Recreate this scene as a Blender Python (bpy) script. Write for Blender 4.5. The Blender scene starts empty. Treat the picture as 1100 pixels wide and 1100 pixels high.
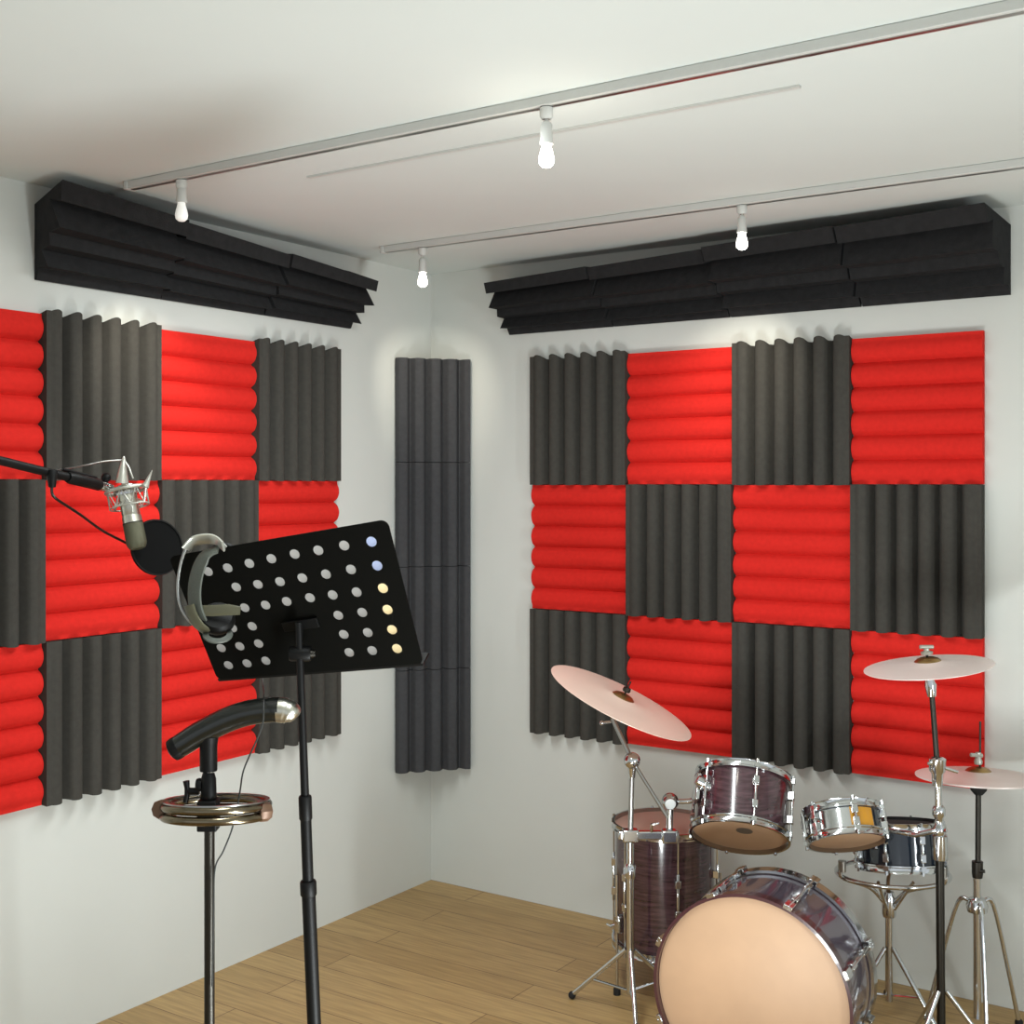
import bpy, math, random
from mathutils import Vector as V, Matrix
random.seed(4)
PI = math.pi
SC = bpy.context.scene
COL = SC.collection

# ------------------------------------------------------------------ camera
CAMZ, F = 1.7, 1342.0                    # eye height (m), focal length (px of 1100)
HX, HY = 550.0, 520.0                    # principal column, horizon row
cd = bpy.data.cameras.new('camera'); cam = bpy.data.objects.new('camera', cd); COL.objects.link(cam)
cam.location = (0, 0, CAMZ); cam.rotation_euler = (PI/2, 0, 0)
cd.sensor_width = 36; cd.lens = 36*F/1100; cd.shift_y = -30/1100
cd.clip_start = .05
SC.camera = cam
def P(x, y, Y):                          # photo pixel + distance -> place in the room
    return V(((x-HX)/F*Y, Y, CAMZ-(y-HY)/F*Y))

# ------------------------------------------------------------------ materials
def lin(c):
    f = lambda v: v/12.92 if v <= .04045 else ((v+.055)/1.055)**2.4
    return tuple(f(v/255) for v in c)+(1,)
def mat(name, rgb, rough=.5, metal=0., bump=0., bscale=200., var=0., vscale=8., coat=0., spec=.5):
    m = bpy.data.materials.new(name); m.use_nodes = True
    nt = m.node_tree; b = nt.nodes['Principled BSDF']
    b.inputs['Base Color'].default_value = lin(rgb)
    b.inputs['Roughness'].default_value = rough; b.inputs['Metallic'].default_value = metal
    b.inputs['Coat Weight'].default_value = coat; b.inputs['Specular IOR Level'].default_value = spec
    if var or bump:
        tc = nt.nodes.new('ShaderNodeTexCoord')
    if var:
        n = nt.nodes.new('ShaderNodeTexNoise'); n.inputs['Scale'].default_value = vscale; n.inputs['Detail'].default_value = 4
        nt.links.new(tc.outputs['Object'], n.inputs['Vector'])
        r = nt.nodes.new('ShaderNodeValToRGB')
        c = lin(rgb)
        r.color_ramp.elements[0].color = tuple(v*(1-var) for v in c[:3])+(1,)
        r.color_ramp.elements[1].color = tuple(min(1, v*(1+var)) for v in c[:3])+(1,)
        r.color_ramp.elements[0].position = .3; r.color_ramp.elements[1].position = .7
        nt.links.new(n.outputs['Fac'], r.inputs['Fac']); nt.links.new(r.outputs['Color'], b.inputs['Base Color'])
    if bump:
        n2 = nt.nodes.new('ShaderNodeTexNoise'); n2.inputs['Scale'].default_value = bscale; n2.inputs['Detail'].default_value = 3
        nt.links.new(tc.outputs['Object'], n2.inputs['Vector'])
        bp = nt.nodes.new('ShaderNodeBump'); bp.inputs['Strength'].default_value = bump; bp.inputs['Distance'].default_value = .004
        nt.links.new(n2.outputs['Fac'], bp.inputs['Height']); nt.links.new(bp.outputs['Normal'], b.inputs['Normal'])
    return m
def emit(name, rgb, s):
    m = bpy.data.materials.new(name); m.use_nodes = True
    b = m.node_tree.nodes['Principled BSDF']
    b.inputs['Base Color'].default_value = lin(rgb); b.inputs['Emission Color'].default_value = lin(rgb)
    b.inputs['Emission Strength'].default_value = s
    return m
M = {
 'wall': mat('wall_paint', (205, 207, 202), .85, var=.02, vscale=2, spec=.2),
 'ceil': mat('ceiling_paint', (208, 213, 210), .9, var=.015, vscale=2, spec=.2),
 'red': mat('red_foam', (206, 42, 36), .95, bump=.25, bscale=350, var=.05, vscale=60, spec=.1),
 'coal': mat('charcoal_foam', (66, 64, 60), .95, bump=.25, bscale=350, var=.08, vscale=60, spec=.1),
 'corner': mat('slate_foam', (66, 66, 68), .95, bump=.25, bscale=350, var=.08, vscale=60, spec=.1),
 'trap': mat('black_foam', (42, 42, 43), .95, bump=.4, bscale=300, var=.15, vscale=40, spec=.12),
 'white': mat('white_plastic', (196, 197, 193), .45),
 'cable': mat('dark_cable', (42, 44, 42), .5),
 'black': mat('black_paint', (9, 9, 9), .5, spec=.2),
 'tray': mat('black_tray', (9, 9, 7), .7, spec=.06),
 'gloss': mat('black_gloss', (11, 14, 11), .28, coat=.35),
 'chrome': mat('chrome', (205, 207, 208), .12, 1.),
 'steel': mat('brushed_steel', (165, 165, 162), .28, 1.),
 'darksteel': mat('dark_steel', (62, 60, 56), .42, 1.),
 'nickel': mat('satin_nickel', (205, 203, 190), .3, 1.),
 'olive': mat('grille_mesh', (92, 92, 74), .42, .6, bump=.5, bscale=900),
 'fabric': mat('pop_fabric', (12, 12, 12), .95, spec=.1),
 'leather': mat('grey_leather', (80, 84, 77), .55, bump=.3, bscale=250),
 'bandsilver': mat('pale_metal', (186, 186, 176), .35, .6),
 'bandolive': mat('olive_plastic', (80, 78, 60), .45),
 'brown': mat('brown_cap', (104, 78, 60), .45, .3),
 'bronze': mat('aged_metal', (122, 112, 94), .2, 1.),
 'cymbal': mat('pale_cymbal', (242, 216, 200), .42, .2),
 'cymbalw': mat('whitish_cymbal', (240, 226, 220), .4, .2),
 'bell': mat('brass_bell', (170, 138, 88), .3, .9),
 'drumhead': mat('tan_drumhead', (196, 160, 128), .5, var=.06, vscale=6),
 'palehead': mat('pale_drumhead', (222, 196, 182), .5),
 'print': mat('grey_print', (108, 96, 84), .6),
 'navy': mat('navy_shell', (24, 34, 46), .12, coat=.6),
 'lilac': mat('lilac_shell', (86, 76, 90), .15, .25, coat=1.),
 'amber': mat('amber_shell', (205, 145, 40), .2, coat=.6),
 'maroon': mat('maroon_hoop', (70, 40, 44), .2, coat=.5),
 'rubber': mat('rubber', (18, 18, 18), .8),
 'dimbulb': emit('dim_bulb', (236, 236, 230), .35),
 'bulb': emit('lit_bulb', (255, 250, 238), 9.),
}
def wood_shell():
    m = mat('burgundy_shell', (70, 38, 46), .16, coat=.7)
    nt = m.node_tree; b = nt.nodes['Principled BSDF']
    tc = nt.nodes.new('ShaderNodeTexCoord'); mp = nt.nodes.new('ShaderNodeMapping')
    mp.inputs['Scale'].default_value = (5, 5, 40)
    n = nt.nodes.new('ShaderNodeTexNoise'); n.inputs['Scale'].default_value = 3; n.inputs['Detail'].default_value = 5
    r = nt.nodes.new('ShaderNodeValToRGB')
    r.color_ramp.elements[0].color = lin((52, 31, 37)); r.color_ramp.elements[1].color = lin((84, 58, 65))
    r.color_ramp.elements[0].position = .35; r.color_ramp.elements[1].position = .68
    nt.links.new(tc.outputs['Object'], mp.inputs['Vector']); nt.links.new(mp.outputs['Vector'], n.inputs['Vector'])
    nt.links.new(n.outputs['Fac'], r.inputs['Fac']); nt.links.new(r.outputs['Color'], b.inputs['Base Color'])
    return m
M['burgundy'] = wood_shell()
def paper(name, rgb):
    m = bpy.data.materials.new(name); m.use_nodes = True; nt = m.node_tree
    b = nt.nodes['Principled BSDF']; b.inputs['Base Color'].default_value = lin(rgb); b.inputs['Roughness'].default_value = .8
    t = nt.nodes.new('ShaderNodeBsdfTranslucent'); t.inputs['Color'].default_value = lin(rgb)
    mx = nt.nodes.new('ShaderNodeMixShader'); mx.inputs[0].default_value = .85
    nt.links.new(b.outputs[0], mx.inputs[1]); nt.links.new(t.outputs[0], mx.inputs[2])
    nt.links.new(mx.outputs[0], nt.nodes['Material Output'].inputs['Surface'])
    return m
M['paper'] = paper('thin_paper', (196, 196, 194)); M['cream'] = paper('cream_paper', (244, 234, 206)); M['pale_blue'] = paper('pale_blue_paper', (200, 208, 226))
def floor_mat():
    m = mat('oak_boards', (176, 140, 98), .5); nt = m.node_tree; b = nt.nodes['Principled BSDF']
    tc = nt.nodes.new('ShaderNodeTexCoord'); mp = nt.nodes.new('ShaderNodeMapping')
    br = nt.nodes.new('ShaderNodeTexBrick')
    br.inputs['Scale'].default_value = 1; br.inputs['Brick Width'].default_value = 1.4; br.inputs['Row Height'].default_value = .14
    br.inputs['Mortar Size'].default_value = .002; br.inputs['Color1'].default_value = lin((184, 154, 104)); br.inputs['Color2'].default_value = lin((168, 138, 90))
    br.inputs['Mortar'].default_value = lin((120, 92, 60)); br.inputs['Bias'].default_value = 0
    m2 = nt.nodes.new('ShaderNodeMapping'); m2.inputs['Scale'].default_value = (3, 45, 3)
    n = nt.nodes.new('ShaderNodeTexNoise'); n.inputs['Scale'].default_value = 2; n.inputs['Detail'].default_value = 6
    mx = nt.nodes.new('ShaderNodeMix'); mx.data_type = 'RGBA'; mx.blend_type = 'MULTIPLY'; mx.inputs['Factor'].default_value = .55
    r = nt.nodes.new('ShaderNodeValToRGB'); r.color_ramp.elements[0].color = (.55, .5, .45, 1); r.color_ramp.elements[1].color = (1.1, 1.08, 1.05, 1)
    r.color_ramp.elements[0].position = .3; r.color_ramp.elements[1].position = .65
    L = nt.links.new
    L(tc.outputs['Object'], mp.inputs['Vector']); L(mp.outputs['Vector'], br.inputs['Vector'])
    L(tc.outputs['Object'], m2.inputs['Vector']); L(m2.outputs['Vector'], n.inputs['Vector']); L(n.outputs['Fac'], r.inputs['Fac'])
    L(br.outputs['Color'], mx.inputs['A']); L(r.outputs['Color'], mx.inputs['B']); L(mx.outputs['Result'], b.inputs['Base Color'])
    return m
M['oak'] = floor_mat()

# ------------------------------------------------------------------ mesh builder
class MB:
    def __init__(s, T=None): s.v = []; s.f = []; s.T = T
    def add(s, vs, fs):
        b = len(s.v)
        s.v += [(s.T @ V(p)) if s.T else V(p) for p in vs]
        s.f += [tuple(b+i for i in f) for f in fs]
        return s
    def rings(s, rs, closed_u=True, caps=True, closed_v=False):
        n = len(rs[0]); fs = []
        m = len(rs)
        for i in range(m if closed_v else m-1):
            j = (i+1) % m
            for k in range(n if closed_u else n-1):
                l = (k+1) % n
                fs.append((i*n+k, i*n+l, j*n+l, j*n+k))
        if caps and not closed_v:
            fs.append(tuple(range(n-1, -1, -1))); fs.append(tuple((m-1)*n+k for k in range(n)))
        return s.add([p for r in rs for p in r], fs)
    def tube(s, path, r, seg=12, closed=False, flat=None):
        path = [V(p) for p in path]; n = len(path)
        rr = r if isinstance(r, (list, tuple)) else [r]*n
        rs = []; up = None
        for i, p in enumerate(path):
            if closed: d = path[(i+1) % n]-path[i-1]
            else: d = path[min(i+1, n-1)]-path[max(i-1, 0)]
            d.normalize()
            if up is None:
                up = V((0, 0, 1)) if abs(d.z) < .9 else V((1, 0, 0))
            a = up-d*up.dot(d); a.normalize(); b = d.cross(a); up = a
            rs.append([p+(a*math.cos(2*PI*k/seg)+b*math.sin(2*PI*k/seg))*rr[i] for k in range(seg)])
        return s.rings(rs, closed_v=closed)
    def cyl(s, p0, p1, r0, r1=None, seg=20): return s.tube([p0, p1], [r0, r0 if r1 is None else r1], seg)
    def lathe(s, prof, p0, ax, seg=40, close=False):
        ax = V(ax).normalized(); p0 = V(p0)
        a = ax.orthogonal().normalized(); b = ax.cross(a)
        rs = [[p0+ax*z+(a*math.cos(2*PI*k/seg)+b*math.sin(2*PI*k/seg))*max(r, 1e-5) for k in range(seg)] for r, z in prof]
        return s.rings(rs, closed_v=close)
    def sphere(s, c, r, ax=(0, 0, 1), sq=1., seg=20):
        pr = [(r*math.sin(PI*i/12), -r*sq*math.cos(PI*i/12)) for i in range(13)]
        return s.lathe(pr, c, ax, seg)
    def box(s, c, x, y, z):              # centre and three half-axis vectors
        c = V(c); x = V(x); y = V(y); z = V(z)
        vs = [c+x*i+y*j+z*k for i in (-1, 1) for j in (-1, 1) for k in (-1, 1)]
        return s.add(vs, [(0, 1, 3, 2), (4, 6, 7, 5), (0, 4, 5, 1), (2, 3, 7, 6), (0, 2, 6, 4), (1, 5, 7, 3)])
    def build(s, name, m, parent=None, origin=None, bevel=0, sharp=40):
        o0 = V(parent['_o']) if parent is not None else V(origin or (0, 0, 0))
        me = bpy.data.meshes.new(name)
        me.from_pydata([tuple(p-o0) for p in s.v], [], s.f); me.update()
        import bmesh
        bm = bmesh.new(); bm.from_mesh(me)
        bmesh.ops.remove_doubles(bm, verts=bm.verts, dist=1e-6)
        bmesh.ops.recalc_face_normals(bm, faces=bm.faces); bm.to_mesh(me); bm.free()
        for p in me.polygons: p.use_smooth = True
        me.set_sharp_from_angle(angle=math.radians(sharp))
        me.materials.append(m if not isinstance(m, str) else M[m])
        o = bpy.data.objects.new(name, me); COL.objects.link(o)
        if parent is not None:
            o.parent = parent; o['_o'] = tuple(o0)
        else:
            o.location = o0; o['_o'] = tuple(o0)
        if bevel:
            bv = o.modifiers.new('bevel', 'BEVEL'); bv.width = bevel; bv.segments = 2; bv.limit_method = 'ANGLE'
        return o
def tag(o, label, cat, group=None):
    o['label'] = label; o['category'] = cat
    if group: o['group'] = group
    return o
def thing(name, loc, label, cat, group=None):
    o = bpy.data.objects.new(name, None); COL.objects.link(o); o.location = loc; o.empty_display_size = .1
    o['_o'] = tuple(loc)
    return tag(o, label, cat, group)
def struct(o): o['kind'] = 'structure'; return o
def smooth(pts, n=8):                    # Catmull-Rom through the points
    pts = [V(p) for p in pts]; out = []
    for i in range(len(pts)-1):
        a = pts[max(i-1, 0)]; b = pts[i]; c = pts[i+1]; d = pts[min(i+2, len(pts)-1)]
        for k in range(n):
            t = k/n
            out.append(.5*((2*b)+(c-a)*t+(2*a-5*b+4*c-d)*t*t+(3*b-a-3*c+d)*t**3))
    out.append(pts[-1]); return out

# ------------------------------------------------------------------ the room
CEIL = 2.6
C0 = V((-.348, 5.368, 0))                                # corner of the two walls
ER = V((.830, -.5577, 0)).normalized(); NR = V((ER.y, -ER.x, 0))        # along right wall, its normal
EL = V((ER.y, -ER.x, 0)).normalized(); NL = ER.copy()                   # along left wall, its normal
UP = V((0, 0, 1))
def wall(e, n, name):
    L = 6.2; T = .12
    return struct(MB().box(C0+e*(L/2-T/2)-n*(T/2)+UP*CEIL/2, e*(L/2+T/2), n*(T/2), UP*(CEIL/2)).build(name, 'wall'))
wall(EL, NL, 'wall_left'); wall(ER, NR, 'wall_right')
for nm, z, m in (('floor', -.05, 'oak'), ('ceiling', CEIL+.05, 'ceil')):
    o = MB().box((0, 0, 0), (3.2, 0, 0), (0, 3.2, 0), (0, 0, .05)).build(nm, m)
    o.location = C0+(ER+EL)*3.08+UP*z; o.rotation_euler = (0, 0, math.atan2(ER.y, ER.x)); struct(o)
def ray_t(x, y, e, n, off):              # pixel ray meets the plane `off` in front of a wall -> (along, height, point)
    d = V(((x-HX)/F, 1, 0)); Y = (n.dot(C0)+off)/n.dot(d)
    p = P(x, y, Y); return (p-C0).dot(e), p.z, p

# ------------------------------------------------------------------ foam tiles on the walls
def tile(name, m, e, n, t0, t1, z0, z1, horiz, N, base, amp, rise, label, cat, group, sharpness=.75, gap=.1):
    c = C0+e*((t0+t1)/2)+UP*((z0+z1)/2)
    g = .0015
    w, h = (t1-t0)-2*g, (z1-z0)-2*g
    S, K = N*16, 4
    def prof(u):                         # rounded ridge, then a V groove `gap` of the pitch wide; none at the outer edges
        q = abs((N*u) % 1-.5)
        if (u < .5/N or u > 1-.5/N): q = min(q, (1-gap)/2)
        h_ = amp*max(math.cos(PI*min(q, .5)), 0)**sharpness
        k = max(0, (q-(1-gap)/2)/(gap/2))
        return base+h_-(base-.004)*k
    front, back = [], []
    for i in range(S+1):
        u = i/S; d = prof(u); q = min(max((d-base)/amp, 0), 1)
        rf, rb = [], []
        for j in range(K+1):
            v = j/K
            if horiz: a, zz = (v-.5)*w, (u-.5)*h
            else:
                a = (u-.5)*w
                zz = (v-.5)*h+(rise[1]*v-rise[0]*(1-v))*q*(1 if v in (0., 1.) else 0)
                # ridge tips are longer than the valleys at the cut edge
            rf.append(c+e*a+UP*zz+n*d); rb.append(c+e*a+UP*((v-.5)*h if not horiz else zz)+n*.0008)
        front.append(rf); back.append(rb)
    vs = [p for r in front for p in r]+[p for r in back for p in r]
    o = (S+1)*(K+1); ix = lambda i, j: i*(K+1)+j
    fs = []
    for i in range(S):
        for j in range(K):
            fs.append((ix(i, j), ix(i+1, j), ix(i+1, j+1), ix(i, j+1)))
            fs.append((o+ix(i, j), o+ix(i, j+1), o+ix(i+1, j+1), o+ix(i+1, j)))
        for j in (0, K): fs.append((ix(i, j), ix(i+1, j), o+ix(i+1, j), o+ix(i, j)))
    for j in range(K):
        for i in (0, S): fs.append((ix(i, j), ix(i, j+1), o+ix(i, j+1), o+ix(i, j)))
    return tag(MB().add(vs, fs).build(name, m, origin=tuple(c+n*.001), sharp=50), label, cat, group)
ROWN = ['top', 'middle', 'bottom']; COLN = ['nearest the corner', 'second from the corner', 'third from the corner', 'furthest from the corner']
TW = .4385
for side, e, n, t_start, zs in (('right', ER, NR, .533, (2.203, 1.698, 1.197, .700)), ('left', EL, NL, .622, (2.212, 1.713, 1.226, .736))):
    for r in range(3):
        for c in range(4):
            red = (r+c) % 2 == 1
            rise = (.004, .016) if r == 0 else (.004, .003)
            t0 = t_start+c*TW
            lab = ('red horizontally ridged' if red else 'charcoal vertically ridged')+' foam tile, %s row on %s wall, %s' % (ROWN[r], side, COLN[c])
            tile('foam_tile', 'red' if red else 'coal', e, n, t0, t0+TW, zs[r+1], zs[r], red, 6, .017 if red else .030, .016 if red else .020, rise,
                 lab, 'foam tile', 'red foam tiles on the %s wall' % side if red else 'charcoal foam tiles on the %s wall' % side, 1.25 if red else 1.2, .3 if red else .5)

# ------------------------------------------------------------------ corner column of four foam blocks
pa = C0+EL*.246; pb = C0+ER*.197
ed = (pb-pa).normalized(); nd = V((ed.y, -ed.x, 0))
wd = (pb-pa).length
CZ = [2.222, 1.790, 1.358, .931, .508]
for k in range(4):
    z1, z0 = CZ[k]-.0012, CZ[k+1]+.0012
    S = 96
    loop = []
    for i in range(S+1):
        u = i/S
        q = abs((4.5*(u+.02)) % 1-.5); d = .024+.014*max(math.cos(PI*q), 0)**1.2-.020*max(0, (q-.25)/.25)
        loop.append(pa+ed*(wd*u)+nd*d)
    loop.append(C0+ER*.19+NR*.003); loop.append(C0+(NR+NL)*.004); loop.append(C0+EL*.24+NL*.003)
    mb = MB(); mb.rings([[p+UP*z0 for p in loop], [p+UP*z1 for p in loop]])
    tag(mb.build('corner_foam_block', 'corner', origin=tuple((pa+pb)/2+UP*z0), sharp=50),
        ['top slate grey foam block of the corner column, lit from above',
         'second block from the top in the slate grey corner foam column',
         'third block from the top in the corner column, partly behind the music stand',
         'lowest slate grey foam block in the corner column, ending above the floor'][k], 'foam block', 'slate grey foam blocks stacked in the corner')

# ------------------------------------------------------------------ black bass traps along the ceiling edge
TEETH = [(.0, .0), (.17, .012), (.25, -.026), (.385, .030), (.51, .0), (.61, .013), (.72, -.011), (.80, .024), (.89, -.004), (1., 0.)]
def trap_end(e, n, tw, tf, nf, zf, zb=2.313, zt=2.54):
    """outline of the cross-section: (along, out, up) triples"""
    pts = [(tw, .002, zt), (tf, nf, zf)]
    dn, dz = (.012-nf), (zb-zf); L = math.hypot(dn, dz); on, oz = -dz/L, dn/L
    for s_, o_ in TEETH[1:]:
        pts.append((tf+(tw-tf)*s_, nf+dn*s_+on*o_*1.45, zf+dz*s_+oz*o_*1.45))
    pts.append((tw, .002, zb))
    return pts
def trap(e, n, near_px, far_px, near_w, far_w, near_n, far_n, units, side):
    tn, zn, _ = ray_t(*near_px, e, n, near_n); tf, zf, _ = ray_t(*far_px, e, n, far_n)
    twn, _, _ = ray_t(*near_w, e, n, 0); twf, _, _ = ray_t(*far_w, e, n, 0)
    A = trap_end(e, n, twf, tf, far_n, zf); B = trap_end(e, n, twn, tn, near_n, zn)
    lerp = lambda u, j: [tuple(a+(b-a)*u for a, b in zip(p, q)) for p, q in zip(A, B)]
    for k in range(units):
        u0, u1 = k/units+.0015, (k+1)/units-.0015
        rs = []
        for i in range(5):
            u = u0+(u1-u0)*i/4
            jn = (.0, -.009, .002, -.006)[k]
            rs.append([C0+e*a+n*max(b+jn*(b > .02), .002)+UP*(z+jn*.4*(b > .02)) for a, b, z in lerp(u, 0)])
        mb = MB(); mb.rings(rs)
        if k == units-1:                 # the smooth cut face of the outermost piece
            pass
        names = {3: ['nearest the corner', 'in the middle of three', 'at the outer left end'],
                 4: ['nearest the corner', 'second from the corner', 'third from the corner', 'at the outer right end']}[units]
        tag(mb.build('bass_trap', 'trap', origin=tuple(rs[0][0]), sharp=25),
            'black serrated foam bass trap on the %s wall, %s' % (side, names[k]), 'bass trap', 'black bass traps along the %s wall' % side)
    return A, B
trap(EL, NL, (66, 193), (407, 302), (36, 298), (375, 357), .22, .15, 3, 'left')
trap(ER, NR, (1058, 216), (519, 304), (1087, 318), (548, 360), .26, .14, 4, 'right')

# ------------------------------------------------------------------ ceiling tracks and lamps
def rw(a, n, z): return C0+ER*a+NR*n+UP*z          # along / out from the right wall
def track(n, a0, a1, label):
    t = thing('light_track', rw(a0, n, CEIL-.03), label, 'light track', 'white ceiling light tracks')
    MB().box(rw((a0+a1)/2, n, CEIL-.012), ER*((a1-a0)/2), NR*.017, UP*.0115).build('track_rail', 'white', t, bevel=.002)
    MB().box(rw((a0+a1)/2, n, CEIL-.0245), ER*((a1-a0)/2-.01), NR*.006, UP*.001).build('track_slot', 'steel', t)
    for a in (a0, a1): MB().box(rw(a, n, CEIL-.013), ER*.008, NR*.019, UP*.0125).build('end_cap', 'white', t, bevel=.002)
track(1.807, .264, 3.3, 'white light track crossing the ceiling furthest from the right wall, one bare bulb hanging')
track(.60, .24, 2.9, 'white light track on the ceiling alongside the right wall above the bass traps')
struct(MB().box(rw(1.5, 1.56, CEIL-.003), ER*.75, NR*.008, UP*.0028).build('trim_1', 'white'))
def lamp(x, ytrack, n, label, bm='bulb', drop=.145):
    d = V(((x-HX)/F, 1, 0)); Y = (NR.dot(C0)+n)/NR.dot(d); p = V((d.x*Y, Y, 0))
    top = CEIL-.0262
    t = thing('track_lamp', (p.x, p.y, top), label, 'lamp', 'bare bulb lamps on the ceiling tracks')
    q = lambda z: V((p.x, p.y, z))
    MB().lathe([(.0, -.0), (.016, 0), (.016, -.02), (.011, -.026), (.0, -.026)], q(top), UP, 20).build('track_adapter', 'white', t)
    MB().cyl(q(top-.024), q(top-drop+.085), .0035, seg=10).build('stem', 'white', t)
    zb = top-drop
    MB().lathe([(0, .09), (.008, .089), (.0135, .082), (.0145, .05), (.016, .042), (.016, .036), (0, .036)], q(zb), UP, 24).build('socket', 'white', t)
    MB().lathe([(0, .04), (.011, .039), (.0115, .03), (.016, .014), (.0185, .0), (.0165, -.0105), (.0095, -.017), (0, -.019)], q(zb), UP, 24).build('bulb', bm, t)
    return q(zb)
l1 = lamp(195, 185, 1.807, 'bare bulb lamp at the left end of the track, above the left bass traps', 'dimbulb', .10)
l2 = lamp(587, 105, 1.807, 'bare bulb pendant in the middle of the ceiling, largest and nearest of the lamps', drop=.12)
l3 = lamp(454, 265, .60, 'bare bulb lamp in the corner above the slate grey foam column', drop=.125)
l4 = lamp(797, 207, .60, 'bare bulb lamp half hidden behind the right bass traps', drop=.12)

# ------------------------------------------------------------------ music stand
TL, TR, BR, BL = P(181, 598, 2.8225), P(416, 558, 2.6345), P(455, 714, 2.7775), P(234, 731, 2.9655)
def tq(a, b): return (TL*(1-a)+TR*a)*(1-b)+(BL*(1-a)+BR*a)*b
tn = (TR-TL).cross(BL-TL).normalized()
if tn.y > 0: tn = -tn                                # towards the eye
def proj_ab(x, y):                                   # invert the tray's corner map for a hole seen at x, y
    cx = [(181, 598), (416, 558), (455, 714), (234, 731)]
    a, b = .5, .5
    for _ in range(30):
        f = [(cx[0][i]*(1-a)+cx[1][i]*a)*(1-b)+(cx[3][i]*(1-a)+cx[2][i]*a)*b for i in (0, 1)]
        da = [(cx[1][i]-cx[0][i])*(1-b)+(cx[2][i]-cx[3][i])*b for i in (0, 1)]
        db = [(cx[3][i]-cx[0][i])*(1-a)+(cx[2][i]-cx[1][i])*a for i in (0, 1)]
        D = da[0]*db[1]-da[1]*db[0]; rx, ry = x-f[0], y-f[1]
        a += (rx*db[1]-ry*db[0])/D; b += (da[0]*ry-da[1]*rx)/D
    return a, b
HOLES = [(400, 581), (372, 585), (345, 590), (320, 594), (295, 599), (271, 604), (247, 609), (225, 613),
         (406, 606), (379, 610), (353, 615), (328, 619), (304, 623), (280, 626), (256, 629),
         (412, 630), (385, 634), (360, 637), (336, 640), (311, 644), (288, 648), (265, 651),
         (417, 653), (391, 656), (366, 659), (251, 673), (273, 671),
         (422, 675), (397, 678), (372, 680), (238, 695), (259, 693), (280, 690),
         (427.5, 696), (402, 698), (378, 700), (246, 714), (267, 712), (288, 709)]
W_, H_ = ((TR-TL).length+(BR-BL).length)/2, ((BL-TL).length+(BR-TR).length)/2
cu = bpy.data.curves.new('tray_outline', 'CURVE'); cu.dimensions = '2D'; cu.fill_mode = 'BOTH'
def poly(pts):
    s = cu.splines.new('POLY'); s.points.add(len(pts)-1)
    for q, (x, y) in zip(s.points, pts): q.co = (x, y, 0, 1)
    s.use_cyclic_u = True
rc = .018; outl = []
for cx_, cy_, a0 in ((rc, rc, 180), (W_-rc, rc, 270), (W_-rc, H_-rc, 0), (rc, H_-rc, 90)):
    for k in range(7):
        a = math.radians(a0+15*k); outl.append((cx_+rc*math.cos(a), cy_+rc*math.sin(a)))
poly(outl)
for hx, hy in HOLES:
    a, b = proj_ab(hx, hy)
    poly([(a*W_+.0122*math.cos(k*PI/12), b*H_+.0122*math.sin(k*PI/12)) for k in range(24)])
tmp = bpy.data.objects.new('tray_outline', cu); COL.objects.link(tmp)
bpy.context.view_layer.update()
flat = bpy.data.meshes.new_from_object(tmp.evaluated_get(bpy.context.evaluated_depsgraph_get()))
bpy.data.objects.remove(tmp)
import bmesh
bm = bmesh.new(); bm.from_mesh(flat)
bmesh.ops.remove_doubles(bm, verts=bm.verts, dist=1e-6)
g = bmesh.ops.extrude_face_region(bm, geom=bm.faces[:])
for v in [x for x in g['geom'] if isinstance(x, bmesh.types.BMVert)]: v.co.z -= .002
bm.verts.ensure_lookup_table(); bm.verts.index_update()
tray = MB()
tray.add([tq(v.co.x/W_, v.co.y/H_)+tn*v.co.z for v in bm.verts], [tuple(v.index for v in f.verts) for f in bm.faces])
bm.free()
pole_top, pole_mid = P(321, 672, 2.79), P(332, 975, 2.80)
dirp = (pole_mid-pole_top).normalized()
foot = pole_top+dirp*((pole_top.z-.0)/-dirp.z)
ms = thing('music_stand', tuple(foot), 'black music stand with a perforated tray, tilted, in front of the left wall', 'music stand')
tray.build('tray', 'tray', ms, sharp=30)
for b0, b1, nm in ((1., 1., 'tray_lip'),):
    ax = (BR-BL).normalized()
    mid = (BL+BR)/2
    MB().box(mid-tn*.022, ax*(W_*.5-.004), tn*.022, (BL-TL).normalized()*.0035).build(nm, 'black', ms, bevel=.001)
at = lambda y: pole_top+dirp*((CAMZ-(y-HY)/F*2.8-pole_top.z)/dirp.z)
MB().tube([at(668), at(730), at(858)], [.0075, .0085, .0095], 20).build('upper_pole', 'black', ms)
MB().cyl(at(858), at(1010), .0125, seg=24).build('middle_pole', 'black', ms)
lowp = at(950); MB().cyl(lowp, foot+UP*.12, .0155, seg=24).build('lower_pole', 'black', ms)
MB().lathe([(0, 0), (.0135, 0), (.0148, .003), (.0148, .05), (.013, .054), (0, .054)], at(880), -dirp, 24).build('locking_collar', 'black', ms)
MB().lathe([(0, 0), (.0168, 0), (.0185, .003), (.0185, .03), (.0165, .034), (0, .034)], at(962), -dirp, 24).build('locking_collar', 'black', ms)
cl = at(702)
MB().lathe([(0, -.024), (.015, -.024), (.017, -.02), (.017, .02), (.015, .024), (0, .024)], cl+V((0, .006, 0)), (1, 0, 0), 24).build('tilt_clamp', 'black', ms)
MB().cyl(cl+V((.024, .006, 0)), cl+V((.034, .006, 0)), .009, .007, 16).build('clamp_screw', 'darksteel', ms)
tc_ = tq(.5, .62)
MB().tube([cl+V((0, .01, .015)), (cl+tc_)/2+tn*.008, tc_+tn*.006], .008, 12).build('tray_bracket', 'black', ms)
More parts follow.
